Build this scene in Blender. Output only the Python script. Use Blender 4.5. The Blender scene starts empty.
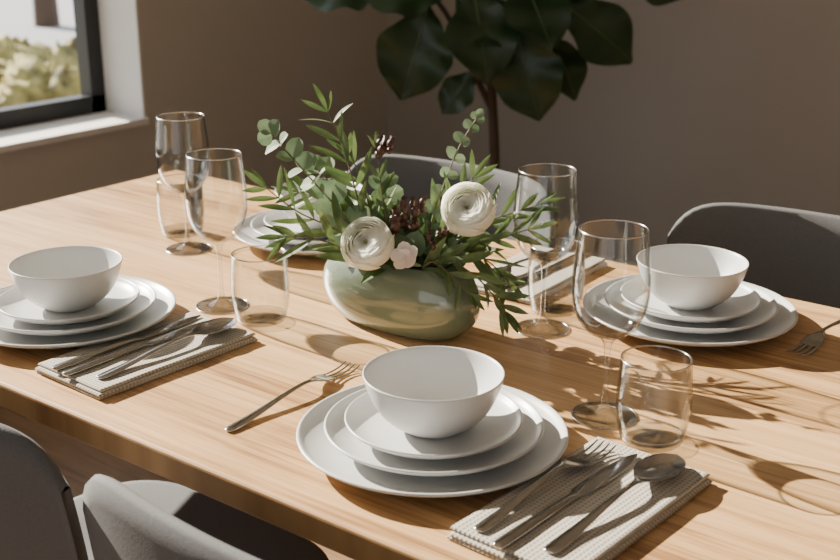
import bpy, math, random
from mathutils import Vector, Matrix, noise
random.seed(7)
S=bpy.context.scene
TZ=0.75
# ---------------------------------------------------------------- helpers
def mat(name):
    m=bpy.data.materials.new(name); m.use_nodes=True
    nt=m.node_tree; b=nt.nodes['Principled BSDF']
    return m,nt,b
def N(nt,t,**k):
    n=nt.nodes.new(t)
    for a,v in k.items(): setattr(n,a,v)
    return n
def ramp(nt,stops):
    r=N(nt,'ShaderNodeValToRGB'); e=r.color_ramp.elements
    e[0].position=stops[0][0]; e[0].color=(*stops[0][1],1)
    e[1].position=stops[-1][0]; e[1].color=(*stops[-1][1],1)
    for p,c in stops[1:-1]:
        x=e.new(p); x.color=(*c,1)
    return r
def simple(name,col,rough=.5,metal=0,nscale=30,namt=.08,bump=0,coat=0):
    m,nt,b=mat(name)
    tc=N(nt,'ShaderNodeTexCoord'); no=N(nt,'ShaderNodeTexNoise'); no.inputs['Scale'].default_value=nscale
    no.inputs['Detail'].default_value=4
    nt.links.new(tc.outputs['Object'],no.inputs['Vector'])
    a=tuple(c*(1-namt) for c in col); c2=tuple(min(1,c*(1+namt)) for c in col)
    r=ramp(nt,[(.3,a),(.7,c2)])
    nt.links.new(no.outputs['Fac'],r.inputs['Fac']); nt.links.new(r.outputs['Color'],b.inputs['Base Color'])
    b.inputs['Roughness'].default_value=rough; b.inputs['Metallic'].default_value=metal
    if coat: b.inputs['Coat Weight'].default_value=coat; b.inputs['Coat Roughness'].default_value=.08
    if bump:
        bp=N(nt,'ShaderNodeBump'); bp.inputs['Strength'].default_value=bump; bp.inputs['Distance'].default_value=.001
        nt.links.new(no.outputs['Fac'],bp.inputs['Height']); nt.links.new(bp.outputs['Normal'],b.inputs['Normal'])
    return m
def wood(name,cols,board=.115,rough=.38,seam=.5,boardlen=3.0):
    m,nt,b=mat(name); L=nt.links.new
    tc=N(nt,'ShaderNodeTexCoord'); sp=N(nt,'ShaderNodeSeparateXYZ'); L(tc.outputs['Object'],sp.inputs[0])
    dv=N(nt,'ShaderNodeMath',operation='DIVIDE'); L(sp.outputs['Y'],dv.inputs[0]); dv.inputs[1].default_value=board
    fl=N(nt,'ShaderNodeMath',operation='FLOOR'); L(dv.outputs[0],fl.inputs[0])
    wn=N(nt,'ShaderNodeTexWhiteNoise',noise_dimensions='1D'); L(fl.outputs[0],wn.inputs['W'])
    mo=N(nt,'ShaderNodeMath',operation='MULTIPLY_ADD'); L(wn.outputs['Value'],mo.inputs[0]); mo.inputs[1].default_value=7.3; L(sp.outputs['X'],mo.inputs[2])
    dx=N(nt,'ShaderNodeMath',operation='DIVIDE'); L(mo.outputs[0],dx.inputs[0]); dx.inputs[1].default_value=boardlen
    fx=N(nt,'ShaderNodeMath',operation='FLOOR'); L(dx.outputs[0],fx.inputs[0])
    ad=N(nt,'ShaderNodeMath',operation='MULTIPLY_ADD'); L(fx.outputs[0],ad.inputs[0]); ad.inputs[1].default_value=.37; L(fl.outputs[0],ad.inputs[2])
    wn2=N(nt,'ShaderNodeTexWhiteNoise',noise_dimensions='1D'); L(ad.outputs[0],wn2.inputs['W'])
    cb=N(nt,'ShaderNodeCombineXYZ'); L(mo.outputs[0],cb.inputs[0]); L(sp.outputs['Y'],cb.inputs[1]); L(wn.outputs['Value'],cb.inputs[2])
    mp=N(nt,'ShaderNodeMapping'); mp.inputs['Scale'].default_value=(1.1,20,9); L(cb.outputs[0],mp.inputs[0])
    n1=N(nt,'ShaderNodeTexNoise'); n1.inputs['Scale'].default_value=2.2; n1.inputs['Detail'].default_value=8; n1.inputs['Roughness'].default_value=.62; n1.inputs['Distortion'].default_value=1.0; L(mp.outputs[0],n1.inputs['Vector'])
    mp2=N(nt,'ShaderNodeMapping'); mp2.inputs['Scale'].default_value=(5,200,60); L(cb.outputs[0],mp2.inputs[0])
    n2=N(nt,'ShaderNodeTexNoise'); n2.inputs['Scale'].default_value=1.5; n2.inputs['Detail'].default_value=3; L(mp2.outputs[0],n2.inputs['Vector'])
    a1=N(nt,'ShaderNodeMath',operation='MULTIPLY'); L(n1.outputs['Fac'],a1.inputs[0]); a1.inputs[1].default_value=.90
    a2=N(nt,'ShaderNodeMath',operation='MULTIPLY_ADD'); L(n2.outputs['Fac'],a2.inputs[0]); a2.inputs[1].default_value=.42; L(a1.outputs[0],a2.inputs[2])
    a3=N(nt,'ShaderNodeMath',operation='MULTIPLY_ADD'); L(wn2.outputs['Value'],a3.inputs[0]); a3.inputs[1].default_value=.26; L(a2.outputs[0],a3.inputs[2])
    r=ramp(nt,[(.56,cols[0]),(.74,cols[1]),(.96,cols[2])]); L(a3.outputs[0],r.inputs['Fac'])
    fr=N(nt,'ShaderNodeMath',operation='FRACT'); L(dv.outputs[0],fr.inputs[0])
    pp=N(nt,'ShaderNodeMath',operation='PINGPONG'); L(fr.outputs[0],pp.inputs[0]); pp.inputs[1].default_value=.5
    ms=N(nt,'ShaderNodeMapRange'); L(pp.outputs[0],ms.inputs[0]); ms.inputs[1].default_value=0; ms.inputs[2].default_value=.0014/board; ms.inputs[3].default_value=seam; ms.inputs[4].default_value=0
    mx=N(nt,'ShaderNodeMix',data_type='RGBA'); L(ms.outputs[0],mx.inputs[0]); L(r.outputs['Color'],mx.inputs[6]); mx.inputs[7].default_value=(cols[0][0]*.45,cols[0][1]*.4,cols[0][2]*.35,1)
    L(mx.outputs[2],b.inputs['Base Color'])
    b.inputs['Roughness'].default_value=rough
    bp=N(nt,'ShaderNodeBump'); bp.inputs['Strength'].default_value=.15; bp.inputs['Distance'].default_value=.001
    L(n2.outputs['Fac'],bp.inputs['Height']); L(bp.outputs['Normal'],b.inputs['Normal'])
    return m
def leafmat(name,c1,c2,back=None,rough=.45,trans=.22,scale=40):
    m,nt,b=mat(name); L=nt.links.new
    tc=N(nt,'ShaderNodeTexCoord'); no=N(nt,'ShaderNodeTexNoise'); no.inputs['Scale'].default_value=scale; L(tc.outputs['Object'],no.inputs['Vector'])
    r=ramp(nt,[(.35,c1),(.65,c2)]); L(no.outputs['Fac'],r.inputs['Fac'])
    col=r.outputs['Color']
    if back:
        g=N(nt,'ShaderNodeNewGeometry'); mx=N(nt,'ShaderNodeMix',data_type='RGBA'); L(g.outputs['Backfacing'],mx.inputs[0]); L(col,mx.inputs[6]); mx.inputs[7].default_value=(*back,1); col=mx.outputs[2]
    L(col,b.inputs['Base Color']); b.inputs['Roughness'].default_value=rough
    t=N(nt,'ShaderNodeBsdfTranslucent'); L(col,t.inputs['Color'])
    ms=N(nt,'ShaderNodeMixShader'); ms.inputs[0].default_value=trans
    out=nt.nodes['Material Output']; L(b.outputs[0],ms.inputs[1]); L(t.outputs[0],ms.inputs[2]); L(ms.outputs[0],out.inputs['Surface'])
    return m
def thin_glass(name,edge=.5,tint=(.985,.99,.988),dark=(.45,.47,.46),power=4.0,base=.04,rough=.03):
    m,nt,b=mat(name); L=nt.links.new; nt.nodes.remove(b)
    out=nt.nodes['Material Output']
    tr=N(nt,'ShaderNodeBsdfTransparent'); gl=N(nt,'ShaderNodeBsdfGlossy'); gl.inputs['Roughness'].default_value=rough
    lw=N(nt,'ShaderNodeLayerWeight'); lw.inputs['Blend'].default_value=.5
    pw=N(nt,'ShaderNodeMath',operation='POWER'); L(lw.outputs['Facing'],pw.inputs[0]); pw.inputs[1].default_value=power
    cm=N(nt,'ShaderNodeMix',data_type='RGBA'); L(pw.outputs[0],cm.inputs[0]); cm.inputs[6].default_value=(*tint,1); cm.inputs[7].default_value=(*dark,1)
    L(cm.outputs[2],tr.inputs['Color'])
    ma=N(nt,'ShaderNodeMath',operation='MULTIPLY_ADD'); L(pw.outputs[0],ma.inputs[0]); ma.inputs[1].default_value=edge; ma.inputs[2].default_value=base
    ms=N(nt,'ShaderNodeMixShader'); L(ma.outputs[0],ms.inputs[0]); L(tr.outputs[0],ms.inputs[1]); L(gl.outputs[0],ms.inputs[2]); L(ms.outputs[0],out.inputs['Surface'])
    return m

M_oak=wood('oak_tabletop',[(.25,.125,.048),(.50,.295,.128),(.65,.41,.20)],board=.118)
M_floor=wood('oak_floor',[(.14,.08,.04),(.24,.14,.07),(.31,.19,.10)],board=.14,rough=.4,seam=.9,boardlen=1.2)
M_cer=simple('stoneware_white',(.56,.565,.555),rough=.36,namt=.015,nscale=60)
M_vase=simple('sage_glaze',(.15,.19,.13),rough=.13,namt=.08,nscale=25,coat=.6)
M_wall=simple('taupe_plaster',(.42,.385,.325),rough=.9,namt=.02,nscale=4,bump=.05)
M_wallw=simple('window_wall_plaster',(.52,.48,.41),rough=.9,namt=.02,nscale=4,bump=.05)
M_white=simple('sill_white',(.80,.78,.73),rough=.6,namt=.01)
M_ceil=simple('ceiling_paint',(.75,.74,.71),rough=.9,namt=.01)
M_black=simple('black_metal',(.012,.013,.014),rough=.4,namt=.1)
M_chair=simple('grey_upholstery',(.098,.10,.102),rough=.9,namt=.12,nscale=500,bump=.3)
M_steel=simple('polished_steel',(.47,.455,.43),rough=.13,metal=1,namt=.05,nscale=80)
M_olive=leafmat('olive_leaf',(.06,.105,.03),(.13,.19,.065),back=(.20,.26,.15),rough=.55)
M_euc=leafmat('eucalyptus_leaf',(.12,.19,.10),(.20,.28,.16),back=(.20,.28,.17),rough=.65)
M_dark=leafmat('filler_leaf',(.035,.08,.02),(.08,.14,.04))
M_stem=simple('green_stem',(.12,.10,.04),rough=.6)
M_brown=simple('brown_stem',(.06,.035,.02),rough=.7)
M_berry=simple('brown_berry',(.07,.028,.015),rough=.5)
M_pet=leafmat('cream_petal',(.92,.92,.82),(.95,.95,.88),rough=.6,trans=.5)
M_petc=leafmat('petal_heart',(.60,.65,.25),(.75,.76,.42),rough=.6,trans=.3)
M_blush=leafmat('blush_petal',(.90,.80,.72),(.93,.86,.79),rough=.6,trans=.4)
M_fig=leafmat('fig_leaf',(.016,.040,.014),(.032,.068,.024),rough=.36,trans=.10,scale=8)
M_vein=simple('fig_vein',(.10,.14,.05),rough=.5)
M_pot=simple('pot_ceramic',(.35,.33,.30),rough=.6)
M_soil=simple('soil',(.04,.025,.015),rough=1,bump=.5)
M_thin=thin_glass('clear_glass',edge=.8,power=3.6,dark=(.50,.52,.51),base=.03)
M_solid=thin_glass('clear_glass_stem',edge=.75,power=2.2,dark=(.42,.44,.43),base=.07)
M_rim=thin_glass('clear_glass_rim',edge=.5,power=1.2,dark=(.7,.7,.7),base=.35,rough=.2)
M_pane=thin_glass('window_pane',edge=.3,tint=(1,1,1),base=.02)
def napkinmat():
    m,nt,b=mat('waffle_linen'); L=nt.links.new
    tc=N(nt,'ShaderNodeTexCoord'); sp=N(nt,'ShaderNodeSeparateXYZ'); L(tc.outputs['Object'],sp.inputs[0])
    k=2*math.pi/.0046
    hs=[]
    for ax in 'XY':
        a=N(nt,'ShaderNodeMath',operation='MULTIPLY'); L(sp.outputs[ax],a.inputs[0]); a.inputs[1].default_value=k
        s=N(nt,'ShaderNodeMath',operation='SINE'); L(a.outputs[0],s.inputs[0]); hs.append(s)
    mx=N(nt,'ShaderNodeMath',operation='MAXIMUM'); L(hs[0].outputs[0],mx.inputs[0]); L(hs[1].outputs[0],mx.inputs[1])
    mr=N(nt,'ShaderNodeMapRange'); L(mx.outputs[0],mr.inputs[0]); mr.inputs[1].default_value=-.8; mr.inputs[2].default_value=1
    r=ramp(nt,[(0,(.24,.215,.175)),(.5,(.36,.33,.275)),(1,(.46,.43,.37))]); L(mr.outputs[0],r.inputs['Fac']); L(r.outputs['Color'],b.inputs['Base Color'])
    b.inputs['Roughness'].default_value=.95
    bp=N(nt,'ShaderNodeBump'); bp.inputs['Strength'].default_value=.5; bp.inputs['Distance'].default_value=.001
    L(mr.outputs[0],bp.inputs['Height']); L(bp.outputs['Normal'],b.inputs['Normal'])
    return m
M_nap=napkinmat()

class MB:
    def __init__(s): s.v=[]; s.f=[]; s.m=[]
    def grid(s,rows,mi=0,closed=False):
        b=len(s.v); n=len(rows[0])
        for r in rows: s.v.extend([tuple(p) for p in r])
        for i in range(len(rows)-1):
            for j in range(n if closed else n-1):
                k=(j+1)%n
                s.f.append((b+i*n+j,b+i*n+k,b+(i+1)*n+k,b+(i+1)*n+j)); s.m.append(mi)
    def fan(s,ring,c,mi=0,flip=False):
        b=len(s.v); s.v.extend([tuple(p) for p in ring]); s.v.append(tuple(c)); n=len(ring)
        for j in range(n):
            k=(j+1)%n
            s.f.append((b+k,b+j,b+n) if flip else (b+j,b+k,b+n)); s.m.append(mi)
    def box(s,a,c,mi=0):
        b=len(s.v)
        for z in (a[2],c[2]):
            for x,y in ((a[0],a[1]),(c[0],a[1]),(c[0],c[1]),(a[0],c[1])): s.v.append((x,y,z))
        for f in ((3,2,1,0),(4,5,6,7),(0,1,5,4),(1,2,6,5),(2,3,7,6),(3,0,4,7)):
            s.f.append(tuple(b+i for i in f)); s.m.append(mi)
    def obj(s,name,mats,parent=None,loc=(0,0,0),rot=0,smooth=True,bevel=0,merge=True,subsurf=0):
        me=bpy.data.meshes.new(name); me.from_pydata(s.v,[],s.f)
        for m in mats: me.materials.append(m)
        for p,i in zip(me.polygons,s.m): p.material_index=i; p.use_smooth=smooth
        me.update()
        if merge:
            import bmesh
            bm=bmesh.new(); bm.from_mesh(me); bmesh.ops.remove_doubles(bm,verts=bm.verts,dist=1e-6); bm.to_mesh(me); bm.free()
        return place(name,me,parent,loc,rot,bevel,subsurf)
def place(name,me,parent=None,loc=(0,0,0),rot=0,bevel=0,subsurf=0):
    o=bpy.data.objects.new(name,me); S.collection.objects.link(o)
    o.location=loc; o.rotation_euler=(0,0,rot)
    if parent: o.parent=parent
    if bevel:
        md=o.modifiers.new('bev','BEVEL'); md.width=bevel; md.segments=3; md.limit_method='ANGLE'
    if subsurf:
        md=o.modifiers.new('ss','SUBSURF'); md.levels=subsurf; md.render_levels=subsurf
    return o
def empty(name,loc=(0,0,0),rot=0):
    o=bpy.data.objects.new(name,None); S.collection.objects.link(o); o.location=loc; o.rotation_euler=(0,0,rot); return o
def chaikin(p,n=2):
    for _ in range(n):
        q=[p[0]]
        for a,b in zip(p[:-1],p[1:]):
            q.append(tuple(.75*x+.25*y for x,y in zip(a,b))); q.append(tuple(.25*x+.75*y for x,y in zip(a,b)))
        q.append(p[-1]); p=q
    return p
def lathe(prof,segs=72,fx=1,fy=1,mi=0,mb=None,power=2):
    mb=mb or MB(); rows=[]
    for r,z in prof:
        row=[]
        for j in range(segs):
            t=2*math.pi*j/segs; c,s_=math.cos(t),math.sin(t)
            if power!=2:
                c=math.copysign(abs(c)**(2/power),c); s_=math.copysign(abs(s_)**(2/power),s_)
            row.append((r*fx*c,r*fy*s_,z))
        rows.append(row)
    mb.grid(rows,mi,closed=True); return mb
def mesh_of(mb,name,mats):
    o=mb.obj(name,mats); me=o.data; bpy.data.objects.remove(o); return me

# ---------------------------------------------------------------- room
BY=3.3
mb=MB(); mb.box((-2.92,-2.4,-.1),(2.7,BY+.2,0)); mb.obj('floor',[M_floor],smooth=False)
mb=MB(); mb.box((-2.92,-2.4,2.75),(2.7,BY+.2,2.85)); mb.obj('ceiling',[M_ceil],smooth=False)
WX=-2.70; WO=-2.92; WY1=2.21; WY0=-.75; SZ=.585; WT=2.5
mb=MB()
mb.box((WO,-2.4,0),(WX,BY,SZ)); mb.box((WO,-2.4,WT),(WX,BY,2.75)); mb.box((WO,WY1,SZ),(WX,BY,WT)); mb.box((WO,-2.4,SZ),(WX,WY0,WT))
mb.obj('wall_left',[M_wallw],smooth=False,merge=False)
mb=MB(); mb.box((WO,BY,0),(2.7,BY+.2,2.75)); mb.obj('wall_back',[M_wall],smooth=False)
mb=MB(); mb.box((2.5,-2.2,0),(2.7,BY,2.75)); mb.obj('wall_right',[M_wall],smooth=False)
mb=MB()
mb.box((WX,-2.4,0),(2.5,-2.2,.5)); mb.box((WX,-2.4,2.4),(2.5,-2.2,2.75)); mb.box((WX,-2.4,.5),(-1.2,-2.2,2.4)); mb.box((1.6,-2.4,.5),(2.5,-2.2,2.4))  # unseen wall; its large opening is added to admit sky light as fill
mb.obj('wall_front',[M_wall],smooth=False,merge=False)
mb=MB(); mb.box((WX,-2.2,0),(WX+.015,BY,.09)); mb.obj('baseboard_left',[M_white],smooth=False)
mb=MB(); mb.box((WX+.015,BY-.015,0),(2.5,BY,.09)); mb.obj('baseboard_back',[M_white],smooth=False)
w=empty('window_1',(0,0,0))
mb=MB(); mb.box((WO+.002,WY0,SZ),(WX+.015,WY1,SZ+.018)); mb.obj('sill',[M_white],w,smooth=False)
mb=MB(); mb.box((WO+.055,WY1-.006,SZ+.018),(WX-.001,WY1,WT)); mb.obj('reveal',[M_white],w,smooth=False)
mb=MB()
fx0,fx1=WO+.005,WO+.055; z0=SZ+.018
for a,c in (((fx0,WY1-.055,z0),(fx1,WY1,WT)),((fx0,WY0,z0),(fx1,WY0+.055,WT)),((fx0,WY0,z0),(fx1,WY1,z0+.05)),((fx0,WY0,WT-.06),(fx1,WY1,WT)),((fx0,.36,z0),(fx1,.42,WT))):
    mb.box(a,c)
mb.obj('frame',[M_black],w,smooth=False,merge=False)
mb=MB(); x=WO+.03; mb.grid([[(x,WY0+.05,z0+.045),(x,WY1-.05,z0+.045)],[(x,WY0+.05,WT-.05),(x,WY1-.05,WT-.05)]]); mb.obj('pane',[M_pane],w,smooth=False)
w=empty('added_fill_window')  # invented window behind the camera, added for ambient sky fill
mb=MB()
for a,c in (((-1.2,-2.33,.5),(1.6,-2.28,.56)),((-1.2,-2.33,2.34),(1.6,-2.28,2.4)),((-1.2,-2.33,.5),(-1.14,-2.28,2.4)),((1.54,-2.33,.5),(1.6,-2.28,2.4)),((.17,-2.33,.5),(.23,-2.28,2.4))): mb.box(a,c)
mb.obj('frame',[M_black],w,smooth=False,merge=False)

# outside
def groundmat():
    m,nt,b=mat('garden_and_paving'); L=nt.links.new
    tc=N(nt,'ShaderNodeTexCoord'); sp=N(nt,'ShaderNodeSeparateXYZ'); L(tc.outputs['Object'],sp.inputs[0])
    no=N(nt,'ShaderNodeTexNoise'); no.inputs['Scale'].default_value=1.3; no.inputs['Detail'].default_value=5; L(tc.outputs['Object'],no.inputs['Vector'])
    r=ramp(nt,[(.35,(.18,.16,.09)),(.65,(.36,.33,.22))]); L(no.outputs['Fac'],r.inputs['Fac'])
    lt=N(nt,'ShaderNodeMath',operation='LESS_THAN'); L(sp.outputs['X'],lt.inputs[0]); lt.inputs[1].default_value=-11
    mx=N(nt,'ShaderNodeMix',data_type='RGBA'); L(lt.outputs[0],mx.inputs[0]); L(r.outputs['Color'],mx.inputs[6]); mx.inputs[7].default_value=(.26,.27,.29,1)
    L(mx.outputs[2],b.inputs['Base Color']); b.inputs['Roughness'].default_value=.95
    return m
M_ground=groundmat()
M_bush=simple('shrub_foliage',(.26,.23,.085),rough=.9,nscale=6,namt=.8)
mb=MB(); mb.box((-60,-30,-.6),(-2.95,40,-.5)); mb.obj('garden_ground',[M_ground],smooth=False)
def blob(c,r,seed,mb):
    rows=[]
    for i in range(33):
        a=math.pi*i/32; row=[]
        for j in range(48):
            t=2*math.pi*j/48; d=Vector((math.sin(a)*math.cos(t),math.sin(a)*math.sin(t),math.cos(a)))
            k=1+.35*noise.noise(d*2.5+Vector((seed,0,0)))+.35*noise.noise(d*9+Vector((seed,3,0)))
            row.append((c[0]+d.x*r*k,c[1]+d.y*r*k,c[2]+d.z*r*.8*k))
        rows.append(row)
    mb.grid(rows,closed=True)
mb=MB()
for i in range(22):
    blob((-8.6+random.uniform(-1.3,1.2),2.2+i*.38,-.38+random.uniform(-.1,.1)),random.uniform(.35,.58),i*3.1,mb)
mb.obj('garden_shrubs',[M_bush])
t=empty('street_tree')
for k,(x,y) in enumerate(((-13.5,6.0),(-14.5,7.6),(-13.0,9.2))):
    mb=lathe([(.16,-.5),(.13,.5),(.11,2),(.1,4.2)],12)
    mb.v=[(a+x,b+y,c) for a,b,c in mb.v]; mb.obj('trunk',[M_brown],t)

# ---------------------------------------------------------------- table
X0,X1,Y0,Y1=-1.65,.12,.645,1.412
t=empty('dining_table')
mb=MB(); mb.box((X0,Y0,TZ-.03),(X1,Y1,TZ)); mb.obj('tabletop',[M_oak],t,smooth=False,bevel=.004)
for x in (X0+.12,X1-.12):
    mb=MB()
    for y in (Y0+.06,Y1-.06): mb.box((x-.022,y-.022,0),(x+.022,y+.022,TZ-.05))
    mb.box((x-.022,Y0+.038,TZ-.05),(x+.022,Y1-.038,TZ-.03)); mb.obj('leg_frame',[M_black],t,smooth=False,merge=False)
mb=MB(); mb.box((X0+.142,1.01,TZ-.05),(X1-.142,1.05,TZ-.03)); mb.obj('stretcher',[M_black],t,smooth=False)

# ---------------------------------------------------------------- chairs
def chair(loc,rot,H=.795,curv=.55):
    e=empty('dining_chair',loc,rot)
    W=.225; mb=MB()
    ns,ntt=32,16
    def P(s,t,off):
        wd=W*(.86+.14*math.sin(t*math.pi*.6))
        ang=s*1.05
        x=wd*math.sin(ang)/math.sin(1.05)
        y=-.215+.30*wd/W*(1-math.cos(ang))*curv - .045*t
        top=H-.055*abs(s)**7
        z=.40+(top-.40)*t
        n=Vector((-math.sin(ang)*.7*curv/.55,1,0)).normalized()
        return (x+n.x*off,y+n.y*off,z)
    th=.013
    def row(t,off): return [P(-1+2*i/ns,t,off) for i in range(ns+1)]
    loop=[row(j/ntt,-th/2) for j in range(ntt+1)]+[ [ (a[0],a[1],a[2]+.004) for a in row(1,0)] ]+[row(1-j/ntt,th/2) for j in range(ntt+1)]
    loop.append(loop[0])
    mb.grid(loop)
    for side in (0,ns):
        prof=[loop[k][side] for k in range(len(loop)-1)]
        b=len(mb.v); mb.v.extend(prof); n=len(prof)
        for j in range(ntt):
            mb.f.append((b+j,b+j+1,b+n-2-j,b+n-1-j)); mb.m.append(0)
    mb.obj('back',[M_chair],e)
    mb=MB()
    def sq(k,z,dz=0):
        r=[]
        for j in range(64):
            a=2*math.pi*j/64; c,s_=math.cos(a),math.sin(a)
            r.append((W*.95*k*math.copysign(abs(c)**.5,c),.21*k*math.copysign(abs(s_)**.5,s_)-.005,z))
        return r
    rings=[sq(.02,.415),sq(.5,.415),sq(.93,.42),sq(.985,.432),sq(1,.445),sq(.985,.456),sq(.93,.459),sq(.7,.452),sq(.4,.447),sq(.02,.446)]
    mb.grid(rings,closed=True); mb.obj('seat',[M_chair],e)
    for k,(x,y) in enumerate(((-.15,-.14),(.15,-.14),(-.15,.15),(.15,.15))):
        mb=MB(); rows=[]
        for tt in (0,1):
            cx,cy=x*(1+.25*tt),y*(1+.25*tt); z=.42*(1-tt)
            r=.013-.004*tt
            rows.append([(cx+r*math.cos(a*math.pi/6),cy+r*math.sin(a*math.pi/6),z) for a in range(12)])
        mb.grid(rows,closed=True); mb.fan(rows[1],(x*1.25,y*1.25,0)); mb.obj('leg_%d'%(k+1),[M_black],e)
chair((-1.045,.775,0),0,.795,.26); chair((-.565,.775,0),0,.79,.26)
chair((-1.17,1.375,0),math.pi,.785,.4); chair((-.53,1.375,0),math.pi,.80,.4)

# ---------------------------------------------------------------- tableware
def plate_mesh(R,H,name):
    p=[(0,.0015),(.50*R,.0015),(.53*R,0),(.60*R,0),(.63*R,.002),(.80*R,.34*H),(.93*R,.66*H),(.995*R,.90*H),(R,H),(.985*R,H+.0012),(.96*R,H-.0008),(.93*R,.80*H),(.84*R,.50*H+.001),(.72*R,.0068),(.5*R,.0058),(.0,.0055)]
    p=chaikin(p,2); return mesh_of(lathe(p,96),name,[M_cer])
PD=plate_mesh(.125,.0190,'dinner_plate'); PS=plate_mesh(.101,.0190,'salad_plate'); PB=plate_mesh(.082,.0175,'side_plate')
bp=[(0,.001),(.024,.001),(.025,0),(.029,0),(.030,.002),(.040,.0070),(.052,.019),(.060,.036),(.0640,.0500),(.0648,.0525),(.0638,.0535),(.0618,.0517),(.057,.038),(.049,.0225),(.037,.010),(.02,.006),(0,.005)]
BW=mesh_of(lathe(chaikin(bp,2),96),'soup_bowl',[M_cer])
for (x,y) in ((-.605,.801),(-.568,1.256),(-1.145,.802),(-1.143,1.240)):
    place('dinner_plate',PD,loc=(x,y,TZ))
    place('salad_plate',PS,loc=(x+.001,y+.001,TZ+.0075))
    place('side_plate',PB,loc=(x,y+.002,TZ+.0150))
    place('soup_bowl',BW,loc=(x-.001,y+.003,TZ+.0220))
def glass_mesh():
    mb=MB()
    foot=chaikin([(0,.0),(.030,.0),(.0322,.0006),(.0322,.0014),(.026,.0022),(.012,.0042),(.0045,.010),(.0028,.022),(.0026,.045),(.0027,.066),(.0040,.077),(.008,.082),(.0085,.0828)],2)
    lathe(foot,48,mi=1,mb=mb)
    outer=chaikin([(.0,.0832),(.008,.0832),(.018,.087),(.028,.097),(.0355,.113),(.0375,.132),(.0362,.155),(.0337,.178),(.0325,.1905)],3)
    lathe(outer,72,mi=0,mb=mb)
    lathe([(max(r-.0011,0),z+(.0012 if r<.03 and z<.12 else 0)) for r,z in outer][::-1],72,mi=0,mb=mb)
    lathe([(.032+.0009*math.cos(a*math.pi/4),.1905+.0008*math.sin(a*math.pi/4)) for a in range(9)],72,mi=2,mb=mb)
    lathe([(.0316+.0009*math.cos(a*math.pi/4),.0010+.0009*math.sin(a*math.pi/4)) for a in range(9)],72,mi=2,mb=mb)
    return mesh_of(mb,'wine_glass',[M_thin,M_solid,M_rim])
WG=glass_mesh()
for (x,y) in ((-.514,.960),(-1.045,.953),(-1.258,1.090),(-.690,1.126)): place('wine_glass',WG,loc=(x,y,TZ))
def tumbler_mesh():
    mb=MB()
    base=chaikin([(0,.0008),(.021,.0004),(.0255,.0),(.0285,.0018),(.0301,.006),(.0296,.0092),(.024,.0068),(0,.0062)],2)
    lathe(base,48,mi=1,mb=mb)
    outer=chaikin([(.0301,.006),(.0332,.02),(.0348,.038),(.0343,.058),(.0325,.083)],3)
    lathe(outer,72,mi=0,mb=mb)
    lathe([(r-.0013,z) for r,z in outer][::-1],72,mi=0,mb=mb)
    lathe([(.0319+.001*math.cos(a*math.pi/4),.083+.0008*math.sin(a*math.pi/4)) for a in range(9)],72,mi=2,mb=mb)
    return mesh_of(mb,'drinking_glass',[M_thin,M_solid,M_rim])
TG=tumbler_mesh()
for (x,y) in ((-.452,.939),(-.971,.947),(-1.324,1.137),(-.712,1.190)): place('drinking_glass',TG,loc=(x,y,TZ))

def loft(mb,st,xc=0,n=14,it=2):
    st=chaikin(st,it); rows=[]
    for y,w,th,z,d in st:
        row=[]
        for j in range(n):
            a=2*math.pi*j/n; c=math.cos(a)
            row.append((xc+w*c,y,z+th/2*math.sin(a)+d*c*c))
        rows.append(row)
    mb.grid(rows,closed=True)
    y,w,th,z,d=st[0]; mb.fan(rows[0],(xc,y,z),flip=True); y,w,th,z,d=st[-1]; mb.fan(rows[-1],(xc,y,z))
def cut_mesh(kind):
    mb=MB()
    if kind=='spoon':
        loft(mb,[(-.098,.002,.0015,.002,0),(-.097,.0060,.003,.002,0),(-.085,.0070,.0034,.0022,0),(-.055,.0056,.0034,.004,0),(-.015,.0034,.0034,.008,0),(.018,.0024,.0034,.010,0),(.034,.0032,.0028,.009,.0005),(.044,.011,.0016,.0055,.003),(.058,.0185,.0014,.0024,.0062),(.074,.0195,.0014,.0014,.0072),(.088,.0160,.0014,.0026,.0060),(.096,.009,.0014,.0058,.003),(.100,.001,.001,.0082,0)])
    elif kind=='fork':
        loft(mb,[(-.095,.002,.0015,.002,0),(-.094,.0055,.003,.002,0),(-.083,.0066,.0034,.0022,0),(-.055,.0052,.0034,.004,0),(-.015,.0032,.0034,.009,0),(.015,.0024,.0032,.0115,0),(.028,.0032,.0026,.0105,0),(.036,.0085,.0018,.0085,.0005),(.045,.0112,.0016,.006,.001),(.055,.0115,.0016,.0042,.001),(.058,.0113,.0012,.0038,.001)])
        for k in range(4):
            xc=-.0095+k*.00633
            loft(mb,[(.054,.0017,.0014,.0045,0),(.066,.0016,.0014,.0027,0),(.080,.0014,.0014,.0026,0),(.091,.0012,.0012,.0045,0),(.097,.0006,.0008,.0066,0)],xc=xc,n=8,it=1)
    else:
        loft(mb,[(-.108,.003,.003,.0028,0),(-.107,.0058,.0046,.0028,0),(-.09,.0062,.0054,.0028,0),(-.04,.0052,.0054,.0028,0),(-.008,.0044,.0044,.0028,0),(0,.005,.003,.0026,0),(.006,.0078,.0015,.002,0),(.03,.0085,.0013,.002,0),(.06,.0085,.0012,.002,0),(.083,.0066,.0011,.002,0),(.097,.0028,.001,.002,0),(.1,.0006,.0008,.002,0)])
    return mesh_of(mb,{'spoon':'spoon','fork':'fork','knife':'table_knife'}[kind],[M_steel])
CS,CF,CK=cut_mesh('spoon'),cut_mesh('fork'),cut_mesh('knife')
NT=.0103
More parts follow.
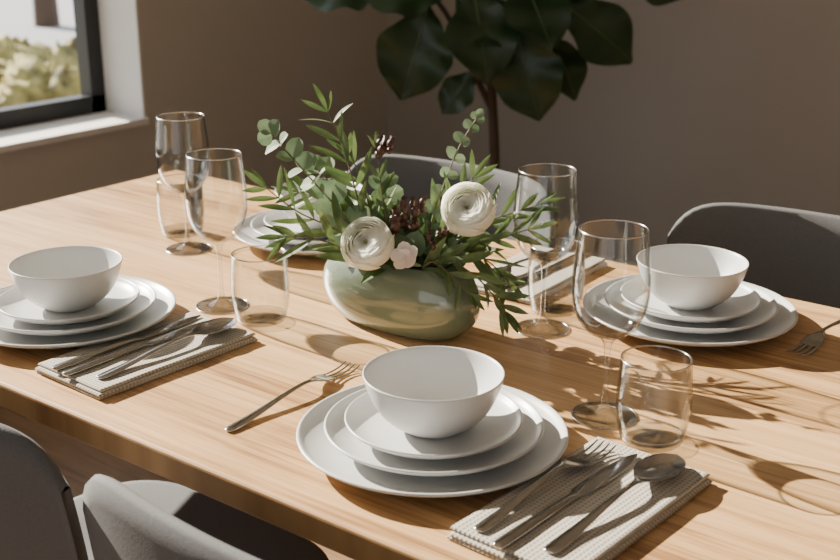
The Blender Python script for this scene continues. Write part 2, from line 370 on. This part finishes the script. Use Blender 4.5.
def napkin(cx,cy,wx,wy,rot=0,seed=0):
    mb=MB(); th=.0034; zz=0.0003
    for L_,(dx,dy,k) in enumerate(((0,0,1),(.0015,-.002,.985),(-.001,.0015,.975))):
        nx,ny=28,46
        top=[];bot=[]
        for i in range(nx+1):
            rt=[];rb=[]
            for j in range(ny+1):
                u=-1+2*i/nx; v=-1+2*j/ny
                su=math.copysign(1-(1-abs(u))**1.6,u); sv=math.copysign(1-(1-abs(v))**1.9,v)
                x=su*wx/2*k+dx; y=sv*wy/2*k+dy
                x+=.0012*noise.noise(Vector((y*14,seed+L_*3,0))); y+=.0012*noise.noise(Vector((x*14,seed+L_*5,4)))
                ex=min(1,(1-abs(su))*wx/2/.0022); ey=min(1,(1-abs(sv))*wy/2/.0022)
                h=th/2*math.sqrt(max(0,1-(1-ex)**2))*math.sqrt(max(0,1-(1-ey)**2))
                wv=0.0005*noise.noise(Vector((x*25,y*25,seed+L_)))*(1 if L_==2 else 0)
                mid=zz+th/2+wv
                rt.append((x,y,mid+h)); rb.append((x,y,mid-h))
            top.append(rt); bot.append(rb)
        mb.grid(top); mb.grid(bot[::-1])
        zz+=th-.0002
    return mb.obj('napkin',[M_nap],loc=(cx,cy,TZ),rot=rot)
nt_=TZ+NT
napkin(-.434,.787,.118,.222,-.05,1)
napkin(-.987,.790,.116,.216,-.04,9)
napkin(-.802,1.285,.112,.20,0.03,17)
def cut(name,me,x,y,z,rot=0): place(name,me,loc=(x,y,z),rot=rot)
cut('fork',CF,-.471,.783,nt_,-.04); cut('table_knife',CK,-.4435,.784,nt_,-.05); cut('spoon',CS,-.409,.793,nt_,-.05)
cut('table_knife',CK,-1.015,.792,nt_,.01); cut('table_knife',CK,-.993,.790,nt_,.0); cut('spoon',CS,-.962,.797,nt_,.03)
cut('fork',CF,-.783,.803,TZ+.0001,0.04)
cut('fork',CF,-.418,1.315,TZ+.0001,math.pi-.05)
cut('table_knife',CK,-.785,1.285,nt_,math.pi); cut('spoon',CS,-.82,1.285,nt_,math.pi)
cut('fork',CF,-.985,1.29,TZ+.0001,math.pi)

# ---------------------------------------------------------------- vase
VX,VY=-.833,1.038
vp=chaikin([(0,.003),(.50,.003),(.58,0),(.70,.0),(.82,.006),(.95,.021),(1.0,.040),(.965,.060),(.84,.0745),(.68,.081),(.62,.083),(.59,.082),(.60,.076),(.80,.062),(.93,.040),(.85,.020),(.6,.010),(0,.008)],3)
lathe(vp,96,fx=.110,fy=.050,power=2.3).obj('ceramic_vase',[M_vase],loc=(VX,VY,TZ))

# ---------------------------------------------------------------- bouquet
Rv=Vector((.791,.6115,0)); Fv=Vector((-.6115,.791,0)); Zv=Vector((0,0,1))
B=empty('flower_bouquet',(VX,VY,TZ+.03))
def Q(r,f,z): return Rv*r+Fv*f+Zv*(z-.03)
def spline(pts,n=14):
    P=[pts[0]]+pts+[pts[-1]]; out=[]
    for i in range(1,len(P)-2):
        for k in range(n):
            t=k/n; a,b,c,d=P[i-1],P[i],P[i+1],P[i+2]
            out.append(.5*((2*b)+(c-a)*t+(2*a-5*b+4*c-d)*t*t+(3*b-a-3*c+d)*t**3))
    out.append(pts[-1]); return out
def tube(mb,pts,r0,r1,n=6,mi=0):
    rows=[]
    for i,p in enumerate(pts):
        d=(pts[min(i+1,len(pts)-1)]-pts[max(i-1,0)]).normalized()
        a=d.cross(Vector((.3,.2,.9))).normalized(); b=d.cross(a); r=r0+(r1-r0)*i/(len(pts)-1)
        rows.append([p+(a*math.cos(2*math.pi*j/n)+b*math.sin(2*math.pi*j/n))*r for j in range(n)])
    mb.grid(rows,mi,closed=True); mb.fan(rows[-1],pts[-1],mi)
def leaf(mb,base,d,up,L,W,kind,droop=.15,fold=.25,mi=0,nl=8):
    d=d.normalized(); s=d.cross(up)
    if s.length<1e-3: s=d.cross(Vector((1,0,0)))
    s.normalize(); n=s.cross(d).normalized(); rows=[]; mid=[]
    for i in range(nl+1):
        t=i/nl
        if kind=='olive': w=math.sin(math.pi*min(1,t*.97+.02))**.85
        elif kind=='round': w=math.sqrt(max(0,1-(2*t-1)**2))*(1-.1*t)
        elif kind=='fig': w=(.50*math.sin(math.pi*min(1,t*1.0)**.75)+.66*math.sin(math.pi*t**1.5))*.95*(1+.05*math.sin(t*17))
        else: w=math.sin(math.pi*t**.8)
        w=max(w,.03)*W
        c=base+d*L*(t-.10*droop*t*t)-n*(droop*L*t*t)
        mid.append(c+n*.0015)
        rows.append([c+s*w*j+n*fold*abs(j)*w + (n*.14*W*abs(j)*math.sin(t*15+j*2) if kind=='fig' else n*0) for j in (-1,-.75,-.5,-.25,0,.25,.5,.75,1)])
    mb.grid(rows,mi)
    return mid
rnd=random.Random(11)
def rv(): return Vector((rnd.uniform(-1,1),rnd.uniform(-1,1),rnd.uniform(-1,1)))
toC=-Fv
def branch(mbs,mbl,pts,kind,step,L,W,start=.25,spread=.9,pair=True,r0=.0013,taper=.6):
    P=spline([Q(*p) for p in pts]); tube(mbs,P,r0,.0006)
    ln=sum((P[i+1]-P[i]).length for i in range(len(P)-1)); n=max(3,int(ln*(1-start)/step)); side=1
    for k in range(n+1):
        f=start+(1-start)*k/n; i=min(len(P)-2,int(f*(len(P)-1))); p=P[i]; d=(P[i+1]-P[i]).normalized()
        sc=1-(1-taper)*k/n
        lat=d.cross(toC+Zv*.3+rv()*.5).normalized()
        for sd in ((1,-1) if pair else (side,)):
            dr=d*(1-spread*.55)+lat*sd*spread+rv()*.30
            leaf(mbl,p,dr,(toC+Zv*.7+rv()*.8),L*sc*rnd.uniform(.75,1.15),W*sc*rnd.uniform(.85,1.1),kind,droop=rnd.uniform(-.08,.28))
        side*=-1
    leaf(mbl,P[-1],(P[-1]-P[-3]),toC+Zv*.7+rv()*.3,L*taper,W*taper,kind)
stem,ol,eu=MB(),MB(),MB()
O=dict(kind='olive',step=.024,L=.058,W=.0056,spread=.48)
OL=dict(kind='olive',step=.021,L=.062,W=.0054,spread=.38)
E=dict(kind='round',step=.026,L=.033,W=.0160,spread=.95)
branch(stem,ol,[(-.02,0,.05),(-.038,0,.10),(-.050,.0,.165),(-.066,.01,.217),(-.080,.01,.252)],**O)
branch(stem,ol,[(-.01,.01,.05),(-.03,.02,.12),(-.045,.03,.17),(-.058,.03,.20)],**O)
branch(stem,ol,[(-.02,0,.05),(-.06,-.01,.110),(-.115,-.01,.140),(-.150,-.01,.168)],**O)
branch(stem,ol,[(-.02,-.01,.05),(-.06,-.03,.10),(-.10,-.04,.118),(-.125,-.05,.122)],**O)
branch(stem,ol,[(0,0,.05),(-.012,.0,.11),(-.020,0,.165),(-.024,.01,.205)],kind='olive',step=.03,L=.042,W=.0050,spread=.5)
branch(stem,ol,[(.02,0,.05),(.055,-.01,.105),(.105,-.01,.130),(.158,.0,.145)],**OL)
branch(stem,ol,[(.02,0,.05),(.06,-.02,.10),(.10,-.03,.112),(.148,-.02,.122)],**OL)
branch(stem,ol,[(.02,0,.05),(.04,.0,.11),(.062,.0,.145),(.085,.01,.175)],**O)
branch(stem,ol,[(.02,-.02,.05),(.045,-.045,.095),(.080,-.060,.084),(.106,-.07,.060),(.118,-.08,.045)],kind='olive',step=.019,L=.050,W=.0054,spread=.40)
branch(stem,ol,[(.01,-.02,.05),(.035,-.055,.094),(.058,-.070,.084),(.078,-.08,.066)],kind='olive',step=.02,L=.044,W=.0050,spread=.5)
branch(stem,ol,[(.03,.0,.05),(.07,-.02,.095),(.10,-.03,.088),(.12,-.035,.070)],**OL)
branch(stem,ol,[(-.03,.01,.05),(-.07,.03,.13),(-.12,.04,.15)],**O)
branch(stem,eu,[(-.02,0,.05),(-.055,.0,.12),(-.095,.0,.170),(-.120,.0,.200),(-.143,.0,.228)],**E)
branch(stem,eu,[(-.02,.02,.05),(-.05,.03,.12),(-.08,.04,.16),(-.10,.05,.18)],**E)
branch(stem,eu,[(.02,.0,.05),(.035,.0,.115),(.050,.0,.165),(.068,.0,.212),(.088,.0,.246)],kind='round',step=.021,L=.020,W=.0088,spread=.9)
branch(stem,eu,[(.0,.02,.05),(-.01,.03,.12),(-.02,.04,.160)],**E)
branch(stem,eu,[(.02,.02,.05),(.06,.02,.09),(.09,.01,.10)],**E)
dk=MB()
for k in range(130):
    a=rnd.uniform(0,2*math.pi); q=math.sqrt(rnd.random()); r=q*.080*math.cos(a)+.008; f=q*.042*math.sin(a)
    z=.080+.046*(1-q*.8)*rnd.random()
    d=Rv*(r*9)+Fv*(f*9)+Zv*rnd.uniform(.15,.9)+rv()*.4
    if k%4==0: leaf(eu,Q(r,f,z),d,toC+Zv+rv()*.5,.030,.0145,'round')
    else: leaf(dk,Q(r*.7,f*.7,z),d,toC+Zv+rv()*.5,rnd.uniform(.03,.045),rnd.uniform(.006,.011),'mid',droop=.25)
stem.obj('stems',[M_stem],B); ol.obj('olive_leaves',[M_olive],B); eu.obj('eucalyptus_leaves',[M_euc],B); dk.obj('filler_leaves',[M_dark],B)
be=MB()
def berry(c,r):
    rows=[]
    for i in range(8):
        a=math.pi*i/7
        rows.append([c+Vector((math.sin(a)*math.cos(2*math.pi*j/10),math.sin(a)*math.sin(2*math.pi*j/10),math.cos(a)*1.2))*r for j in range(10)])
    be.grid(rows,closed=True)
    for k in range(3): leaf(be,c+Zv*r,Zv+rv()*.8,toC+rv(),r*1.6,r*.5,'mid')
for c,n,sp,r in (((-.018,.0,.212),8,.011,.0046),((.004,-.03,.136),14,.014,.0052),((.018,-.02,.148),5,.010,.004),((.040,-.04,.116),5,.01,.0035)):
    for k in range(n): berry(Q(*c)+rv()*sp,r*rnd.uniform(.7,1.1))
be.obj('berries',[M_berry],B)
def ranunculus(c,axis,R,name,rings=13,outmat=None):
    mb=MB(); axis=axis.normalized(); a0=axis.cross(Vector((.2,.3,.9))).normalized(); b0=axis.cross(a0)
    for k in range(rings):
        q=k/(rings-1); Rk=R*(.16+.82*q); np_=3 if k<3 else 4 if k<7 else 5
        tip=math.radians(14+50*q**1.4)
        for p in range(np_):
            az0=2*math.pi*(p/np_)+k*.77+rnd.uniform(-.12,.12); tj=tip+rnd.uniform(-.04,.04); wd=math.pi/np_*1.6; rj=Rk*rnd.uniform(.98,1.02)
            rows=[]
            for i in range(11):
                t=i/10; ph=math.radians(160)*(1-t)+tj*t; row=[]
                for j in range(11):
                    u=-1+j/5
                    ph2=ph+ .08*(abs(u)**3)*t + (.35*abs(u)**6)*t*t
                    az=az0+u*wd*(.55+.45*math.sin(math.pi*min(1,t*.6+.1)))
                    rr=rj*(1+.08*q*max(0,t-.75)/.25 +.012*math.sin(u*3+p))*(1+.035*u)
                    row.append(c+axis*(rr*math.cos(ph2)*.86)+(a0*math.cos(az)+b0*math.sin(az))*rr*math.sin(ph2))
                rows.append(row)
            mb.grid(rows,1 if k<2 else 0)
    mb.obj(name,[outmat or M_pet,M_petc],B)
ranunculus(Q(-.034,-.050,.113),(toC*.85+Zv*.8-Rv*.40),.030,'ranunculus')
ranunculus(Q(.078,-.04,.150),(toC*.85+Zv*.8-Rv*.30),.0305,'ranunculus')
ranunculus(Q(-.035,.055,.130),(Zv+Fv*.4),.022,'ranunculus')
mb=MB(); c=Q(.009,-.064,.102); ax=(toC*.8+Zv*.6-Rv*.35).normalized(); a0=ax.cross(Zv).normalized(); b0=ax.cross(a0)
for k in range(5):
    a=k*math.pi*.4; leaf(mb,c,a0*math.cos(a)+b0*math.sin(a)+ax*.35,ax,.0185,.0090,'round',droop=-.1,fold=.1)
for k in range(5):
    a=k*math.pi*.4+.6; leaf(mb,c+ax*.002,a0*math.cos(a)+b0*math.sin(a)+ax*.9,ax,.011,.006,'round',fold=.1)
mb.obj('blush_blossom',[M_blush],B)
tmp=MB(); tube(tmp,spline([Q(-.02,0,.05),Q(-.028,-.02,.090),Q(-.034,-.04,.103)]),.002,.002); tube(tmp,spline([Q(.02,0,.05),Q(.05,-.01,.11),Q(.074,-.03,.138)]),.002,.002); tube(tmp,spline([Q(0,0,.05),Q(0,-.03,.09),c]),.0012,.0012); tmp.obj('flower_stems',[M_stem],B)

# ---------------------------------------------------------------- fiddle-leaf fig
FX,FY=-1.745,2.57
G=empty('fiddle_leaf_fig',(FX,FY,0))
lathe(chaikin([(0,0),(.11,0),(.125,.01),(.155,.26),(.16,.28),(.15,.285),(.14,.27),(.13,.25)],1),48).obj('pot',[M_pot],G)
mb=MB(); mb.fan([(.136*math.cos(i*math.pi/16),.136*math.sin(i*math.pi/16),.25) for i in range(32)],(0,0,.255)); mb.obj('soil',[M_soil],G)
def G3(r,f,z): return Rv*r+Fv*f+Zv*z
tr=MB()
main=spline([G3(0,0,.25),G3(.005,0,.55),G3(-.01,0,.85),G3(.02,0,1.15),G3(-.01,0,1.6)]); tube(tr,main,.016,.008,10)
brs=[[G3(-.005,0,.68),G3(-.06,.0,.79),G3(-.13,.02,.93),G3(-.24,.03,1.05)],[G3(0,0,.76),G3(.07,-.01,.86),G3(.16,0,.96),G3(.28,0,1.07)],[G3(0,0,.90),G3(-.06,-.05,1.05),G3(-.08,-.1,1.25)]]
for b in brs: tube(tr,spline(b),.009,.005,8)
tr.obj('trunk',[M_brown],G)
fl=MB(); vn=MB()
def figleaf(r,f,z,dr,df,dz,L,W,droop=.2):
    base=G3(r,f,z); d=Rv*dr+Fv*df+Zv*dz
    mid=leaf(fl,base,d,(toC*.9+Zv*.6+rv()*.3),L,W,'fig',droop=droop,fold=.18,nl=16)
    tube(vn,mid,.0022,.0008,5)
data=[(-.17,-.02,.95,-.30,-.3,-1,.25,.095),(-.25,0,1.02,-.9,-.2,-.1,.24,.09),(-.12,-.03,.98,-.9,-.3,.1,.22,.08),(.05,-.03,.90,.25,-.3,-1,.25,.088),(.17,-.02,.95,.8,-.2,-.55,.23,.082),
(.14,0,.87,.5,-.2,-.9,.18,.058),(-.05,0,.78,-.6,-.2,-.7,.14,.045),(.27,0,1.04,1,-.1,-.15,.24,.085),(-.06,-.05,.99,.15,-.5,-.75,.24,.088),(.06,-.05,1.02,.2,-.5,-.4,.22,.08),(-.26,.02,1.10,-1,0,-.0,.22,.085),(.08,.03,.98,.9,.2,-.1,.21,.075),
(-.10,-.04,.97,.5,-.4,-.35,.19,.07)]
for d in data: figleaf(*d)
for k in range(36):
    a=k*2.4; z=1.09+.6*rnd.random(); rr=rnd.uniform(.02,.22)
    figleaf(rr*math.cos(a),rr*math.sin(a),z,math.cos(a),math.sin(a),rnd.uniform(-.35,.5),rnd.uniform(.2,.26),.088)
fl.obj('leaves',[M_fig],G); vn.obj('leaf_veins',[M_vein],G)

# ---------------------------------------------------------------- light
sun=bpy.data.lights.new('sun','SUN'); sun.energy=27; sun.angle=math.radians(.5); sun.color=(1,.905,.765)
so=bpy.data.objects.new('sun',sun); S.collection.objects.link(so)
el=math.radians(27); dirv=Vector((math.cos(el),-.05,-math.sin(el))); so.rotation_euler=dirv.to_track_quat('-Z','Y').to_euler(); so.location=(-6,1,4)
W=bpy.data.worlds.new('World'); S.world=W; W.use_nodes=True; nt=W.node_tree
bg=nt.nodes['Background']; bg.inputs['Color'].default_value=(.86,.91,1,1); bg.inputs['Strength'].default_value=1.8

# ---------------------------------------------------------------- camera
cam=bpy.data.cameras.new('camera'); co=bpy.data.objects.new('camera',cam); S.collection.objects.link(co); S.camera=co
cam.lens=1200/840*36; cam.sensor_width=36
p=math.radians(18.5); fw=Fv*math.cos(p)-Zv*math.sin(p)
co.location=(0,0,1.25); co.rotation_euler=fw.to_track_quat('-Z','Y').to_euler()
cam.dof.use_dof=True; cam.dof.focus_distance=1.25; cam.dof.aperture_fstop=8; cam.clip_start=.02
